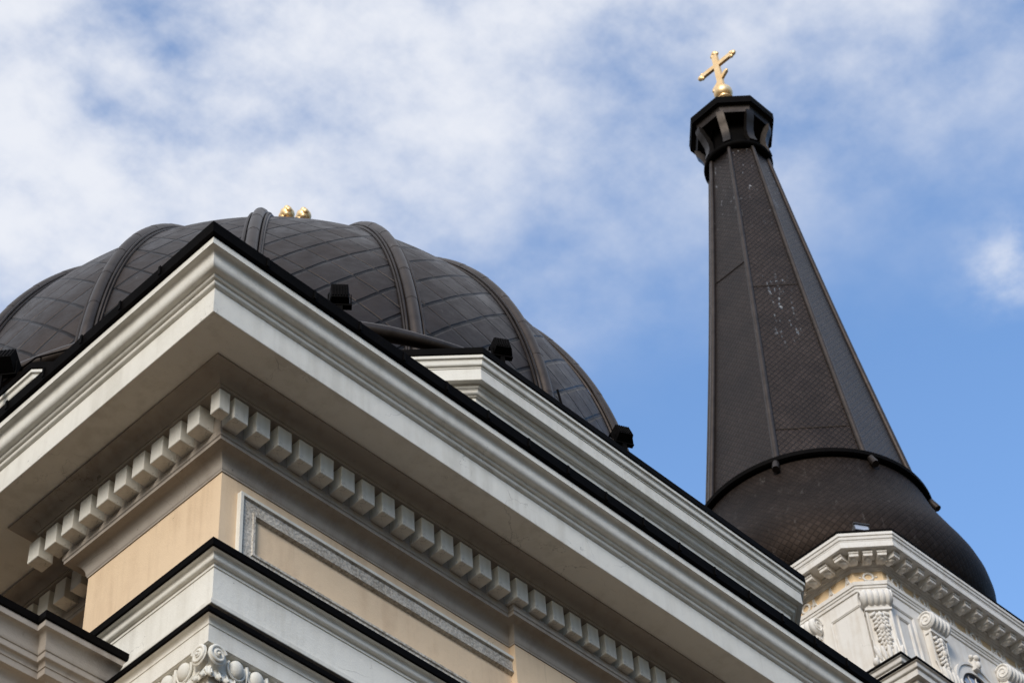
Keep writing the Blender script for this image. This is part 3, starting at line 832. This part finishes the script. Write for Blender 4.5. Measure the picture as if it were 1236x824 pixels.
# arched belfry windows
def arched_window(side):
    M = face_mat(side, 0, HW - 0.605, 0)
    cz, r0 = 27.42, 0.55
    def archring(ri, ro, y0, y1, name, mat, parent, base=25.6):
        loops = []
        angs = [PI * i / 28 for i in range(29)]
        def outl(r): return [(r, base)] + [(r * math.cos(a), cz + r * math.sin(a)) for a in angs] + [(-r, base)]
        A = outl(ri); B = outl(ro); n = len(A)
        v = [(x, y0, z) for x, z in A] + [(x, y1, z) for x, z in A] + [(x, y1, z) for x, z in B] + [(x, y0, z) for x, z in B]
        f = []
        for i in range(n - 1):
            for k in range(4):
                k2 = (k + 1) % 4
                f.append((k * n + i, k * n + i + 1, k2 * n + i + 1, k2 * n + i))
        b = MB_(); b.add([M @ Vector(q) for q in v], f)
        return b.build(name, mat, parent, 30)
    win = archring(0.62, 0.80, 0.0, -0.07, 'window', MC, tow)
    archring(0.80, 0.86, 0.0, -0.10, 'hood_moulding', MC, win)
    archring(0.55, 0.62, 0.0, -0.035, 'window_frame', MDK, win)
    n = 30
    v = [M @ Vector((0.56 * math.cos(PI * i / n), -0.012, cz + 0.56 * math.sin(PI * i / n))) for i in range(n + 1)] + [M @ Vector((-0.56, -0.012, 25.6)), M @ Vector((0.56, -0.012, 25.6))]
    mk('pane', v, [tuple(range(len(v)))[::-1]], MGL, win)
    b = MB_()
    for a in (30, 60, 90, 120, 150):
        b.tube([(0.14 * math.cos(R(a)), -0.025, cz + 0.14 * math.sin(R(a))), (0.56 * math.cos(R(a)), -0.025, cz + 0.56 * math.sin(R(a)))], 0.014, 6)
    b.tube([(0.14 * math.cos(R(a)), -0.025, cz + 0.14 * math.sin(R(a))) for a in range(0, 181, 15)], 0.014, 6)
    b.tube([(-0.56, -0.025, cz), (0.56, -0.025, cz)], 0.016, 6); b.tube([(0, -0.025, cz), (0, -0.025, 25.6)], 0.016, 6)
    b.v = [M @ q for q in b.v]
    b.build('muntin', MC, win, 60)
    b = MB_()
    b.box((0, -0.10, cz + 0.86), (0.16, 0.14, 0.30)); b.ell((0, -0.18, cz + 0.99), (0.10, 0.07, 0.07)); b.ell((0, -0.18, cz + 0.82), (0.07, 0.06, 0.09)); b.ell((-0.12, -0.13, cz + 1.0), (0.05, 0.05, 0.05)); b.ell((0.12, -0.13, cz + 1.0), (0.05, 0.05, 0.05))
    b.v = [M @ q for q in b.v]
    b.build('keystone', MC, win, 50)
arched_window('S'); arched_window('W')

# two stacked corners of the lower tower cornice
def low_cornice(cx, cy, z, sx, sy):
    path = [(cx + sx, cy), (cx, cy), (cx, cy + sy), (cx + sx, cy + sy)]
    pr = [(-0.30, z - 0.85), (-0.30, z - 0.42), (-0.26, z - 0.41), (-0.20, z - 0.36), (-0.19, z - 0.30), (-0.10, z - 0.29), (-0.095, z - 0.17), (-0.08, z - 0.165)] + S1(-0.08, z - 0.16, -0.01, z - 0.06, 4) + [(-0.005, z - 0.055), (-0.1, z - 0.05)]
    o = sweep('lower_cornice', path, pr, MC, tow, closed=True)
    prism('lower_wall', [tuple(p) for p in offset_pts(path, True, -0.31)], 0, z - 0.3, MYT, tow)
    sweep('lower_flashing', path, [(-0.1, z - 0.048), (0.005, z - 0.048), (0.01, z - 0.04), (0.01, z), (-1.0, z + 0.12)], MB, o, closed=True)
low_cornice(27.02, 14.48, 25.35, 9.0, 9.0)
low_cornice(26.62, 13.99, 24.72, 2.4, 2.2)

# bulb ---------------------------------------------------------------------------
bprof = [(2.5, 30.08), (2.95, 30.16), (3.25, 30.33), (3.46, 30.6), (3.57, 30.9), (3.60, 31.15), (3.575, 31.45), (3.50, 31.75), (3.40, 32.02), (3.28, 32.3), (3.16, 32.6), (3.04, 32.9), (2.93, 33.2), (2.83, 33.55), (2.76, 33.85), (2.72, 34.0)]
bulb = revolve('bulb_dome', bprof, MBU, tow, 128, axis, lambda a, arc, r: (a * 3.3, arc), 50)
rp = [(2.70, 33.93), (2.80, 33.94), (2.86, 33.99), (2.86, 34.10), (2.80, 34.16), (2.5, 34.22)]
ring = revolve('bulb_ring', rp, MB, bulb, 128, axis, None, 40)

# spire ------------------------------------------------------------------------------
VA = [TA + R(-135) + R(22.5) + R(45) * k for k in range(8)]
def spire_r(z):
    t = (z - 34.1) / 13.9
    return 2.62 + (0.84 - 2.62) * t - 0.10 * math.sin(PI * min(1, t)) * 0.6
zs = [34.1 + 13.9 * i / 28 for i in range(29)]
v = []; f = []; uvs = []
for z in zs:
    ax = axis(z); r = spire_r(z)
    for a in VA: v.append((ax[0] + r * math.cos(a), ax[1] + r * math.sin(a), z))
for j in range(28):
    for i in range(8):
        i2 = (i + 1) % 8; f.append((j * 8 + i, j * 8 + i2, (j + 1) * 8 + i2, (j + 1) * 8 + i))
        w0, w1 = spire_r(zs[j]) * 0.3827, spire_r(zs[j + 1]) * 0.3827
        uvs += [(i * 7 - w0, zs[j]), (i * 7 + w0, zs[j]), (i * 7 + w1, zs[j + 1]), (i * 7 - w1, zs[j + 1])]
spv = [(x - C0.x, y - C0.y, z) for x, y, z in v]
spire = mk('spire', spv, f, MSP, tow, None, uvs); spire.matrix_local = Matrix.Translation((C0.x, C0.y, 0))
for k, a in enumerate(VA):
    mb = MB_()
    pts = []
    for z in zs:
        ax = axis(z); r = spire_r(z)
        pts.append((ax[0] - C0.x + (r + 0.01) * math.cos(a), ax[1] - C0.y + (r + 0.01) * math.sin(a), z))
    mb.tube(pts, [0.085 - 0.025 * i / 28 for i in range(29)], 8)
    mb.build('ridge_rib', MR, spire, 60)
    mb = MB_()
    ax = axis(34)
    ca, sa = math.cos(a), math.sin(a)
    mb.tube([(ax[0] - C0.x + 2.78 * ca, ax[1] - C0.y + 2.78 * sa, 33.98), (ax[0] - C0.x + 2.93 * ca, ax[1] - C0.y + 2.93 * sa, 33.66)], 0.085, 12)
    mb.build('drain_spout', MDK, spire, 60)
# sheet seams across the faces
for k in range(8):
    for z in {7: (35.35, 41.2), 6: (42.4,), 2: (40.0,), 4: (38.0,)}.get(k, ()):
        ax = axis(z); r = spire_r(z) + 0.004
        mb = MB_()
        mb.tube([(ax[0] - C0.x + r * math.cos(q), ax[1] - C0.y + r * math.sin(q), z) for q in (VA[k], VA[(k + 1) % 8])], 0.016, 5)
        mb.build('sheet_seam', MDK, spire, 60)

# lantern under the cap --------------------------------------------------------------
def octo(name, prof, mat, parent, smooth=20):
    v = []; f = []
    for r, z in prof:
        ax = axis(z)
        for a in VA: v.append((ax[0] + r * math.cos(a), ax[1] + r * math.sin(a), z))
    for j in range(len(prof) - 1):
        for i in range(8):
            i2 = (i + 1) % 8; f.append((j * 8 + i, j * 8 + i2, (j + 1) * 8 + i2, (j + 1) * 8 + i))
    return mk(name, v, f, mat, parent, smooth)
lan = octo('lantern', [(0.80, 47.9), (0.70, 48.3), (0.62, 49.0), (0.66, 49.45)], MB, tow)
revolve('neck_ring', [(0.84, 47.90), (0.94, 47.93), (0.98, 47.98), (0.98, 48.05), (0.93, 48.10), (0.7, 48.16)], MB, lan, 64, axis, None, 40)
cap_ = octo('cap', [(0.66, 49.42), (1.02, 49.40), (1.07, 49.30), (1.10, 49.30), (1.13, 49.50), (1.15, 49.55), (1.235, 49.55), (1.25, 49.56), (1.26, 49.80), (1.20, 49.86), (0.5, 50.7), (0.22, 51.15), (0.05, 51.2)], MDK, tow)
octo('cap_rim', [(1.24, 49.545), (1.275, 49.55), (1.285, 49.82), (1.2, 49.88)], MB, cap_)
for k, a in enumerate(VA):
    ca, sa = math.cos(a), math.sin(a); tx, ty = -sa, ca
    ax = axis(48.6)
    prf = [(0.92, 48.10), (0.99, 48.12), (0.92, 48.40), (0.93, 48.65), (1.02, 48.92), (1.11, 49.10), (1.13, 49.33), (0.98, 49.33), (0.94, 49.15), (0.84, 48.95), (0.76, 48.68), (0.78, 48.38)]
    n = len(prf); vv = []
    for s in (-1, 1):
        for r, z in prf: vv.append((ax[0] + r * ca + tx * s * 0.11, ax[1] + r * sa + ty * s * 0.11, z))
    b = MB_(); b.add(vv, [(i, (i + 1) % n, n + (i + 1) % n, n + i) for i in range(n)] + [tuple(range(n)), tuple(range(n, 2 * n))[::-1]])
    b.build('bracket', MBR, lan, 30)

# gilded cross ------------------------------------------------------------------------
cx, cy = C1.x, C1.y
b = MB_()
def bar(p, q, w, th=0.05):
    p, q = Vector(p), Vector(q); d = (q - p); l = d.length
    ang = math.atan2(d.z, d.y)
    b.box((p + q) / 2, (th * 2, l, w), Matrix.Rotation(ang, 3, 'X'))
bar((cx, cy, 51.8), (cx, cy, 53.55), 0.19)
bar((cx, cy - 0.55, 53.04), (cx, cy + 0.55, 53.04), 0.17, 0.047)
bar((cx, cy - 0.27, 52.50), (cx, cy + 0.27, 52.02), 0.12, 0.044)
for (y, z, dy, dz) in ((0, 53.60, 0, 1), (-0.58, 53.04, -1, 0), (0.58, 53.04, 1, 0)):
    P = Vector((cx, cy + y, z)); D = Vector((0, dy, dz)); Q = Vector((0, dz, dy))
    b.ell(P + D * 0.05, (0.075, 0.105, 0.105), None, 12, 8)
    for s in (-1, 1): b.ell(P + Q * 0.085 * s - D * 0.02, (0.06, 0.07, 0.07), None, 10, 6)
for s, z in ((-0.28, 52.51), (0.28, 52.01)): b.ell((cx, cy + s, z), (0.05, 0.06, 0.06), None, 10, 6)
crs = b.build('cross', MG, tow, 40)
b = MB_(); b.ell((cx, cy, 51.62), (0.28, 0.28, 0.27), None, 28, 16)
b.build('orb', MG, crs, 60)
revolve('collar', [(0.25, 51.12), (0.30, 51.16), (0.27, 51.22), (0.18, 51.27), (0.15, 51.33), (0.17, 51.40)], MG, crs, 32, None, None, 50, cx, cy)

# ================================================================== FLOODLIGHTS
def floodlight(loc, az, tilt, size, label, mat=MB, body=1.0):
    """black housing on a yoke; az = heading of the lens (radians), tilt up"""
    root = empty('floodlight', loc)
    root['label'] = label; root['category'] = 'floodlight'; root['group'] = 'floodlights along the cathedral roof edges'
    root.rotation_euler = (0, 0, az)
    w, h, d = size
    M = Matrix.Rotation(tilt, 3, 'X')
    zc = h * 0.62
    b = MB_()
    # housing: tapered to the back, lens edge wider (local -Y is the lens side)
    vv = [(-w / 2, -d / 2, -h / 2), (w / 2, -d / 2, -h / 2), (w / 2, -d / 2, h / 2), (-w / 2, -d / 2, h / 2),
          (-w * .42, d / 2, -h * .42), (w * .42, d / 2, -h * .42), (w * .42, d / 2, h * .42), (-w * .42, d / 2, h * .42)]
    b.add([M @ Vector(q) + Vector((0, 0, zc)) for q in vv], [(0, 1, 2, 3), (5, 4, 7, 6), (0, 4, 5, 1), (1, 5, 6, 2), (2, 6, 7, 3), (3, 7, 4, 0)])
    for i in range(6):
        xx = -w * 0.34 + w * 0.136 * i
        b.box(M @ Vector((xx, d / 2 + 0.004, 0)) + Vector((0, 0, zc)), (0.012, 0.02, h * 0.7), M)
    b.box(M @ Vector((0, -d / 2 - 0.02, h / 2 + 0.006)) + Vector((0, 0, zc)), (w * 1.04, 0.06, 0.012), M)
    b.build('housing', mat, root, None)
    b = MB_(); b.box(M @ Vector((0, -d / 2 - 0.004, 0)) + Vector((0, 0, zc)), (w * 0.86, 0.008, h * 0.82), M); b.build('lens', MGL, root, None)
    b = MB_()
    for s in (-1, 1): b.box((s * (w / 2 + 0.012), 0, zc / 2), (0.012, 0.05, zc))
    b.box((0, 0, 0.008), (w + 0.04, 0.07, 0.016)); b.box((0, 0, -0.10), (0.06, 0.06, 0.24))
    b.build('yoke', mat, root, None)
    return root
floodlight((9.47, 10.32, 17.66), R(140), R(8), (0.21, 0.28, 0.14), 'black floodlight on the roof edge just right of the near cornice corner')
floodlight((13.98, 12.10, 21.66), R(150), R(18), (0.24, 0.31, 0.16), 'black floodlight on the upper cornice beside its front corner, in front of the dome')
floodlight((16.36, 12.10, 21.66), R(155), R(22), (0.24, 0.31, 0.16), 'black floodlight on the upper cornice at the right foot of the dome, against sky')
floodlight((9.36, 16.62, 21.53), R(130), R(28), (0.36, 0.42, 0.26), 'black floodlight at the left foot of the dome, cut by the photo edge')
fl5 = floodlight((28.75, 15.62, 30.05), R(-30), R(-10), (0.34, 0.17, 0.16), 'small pale grey floodlight lying on the bell tower cornice under the scaled bulb', MGR)
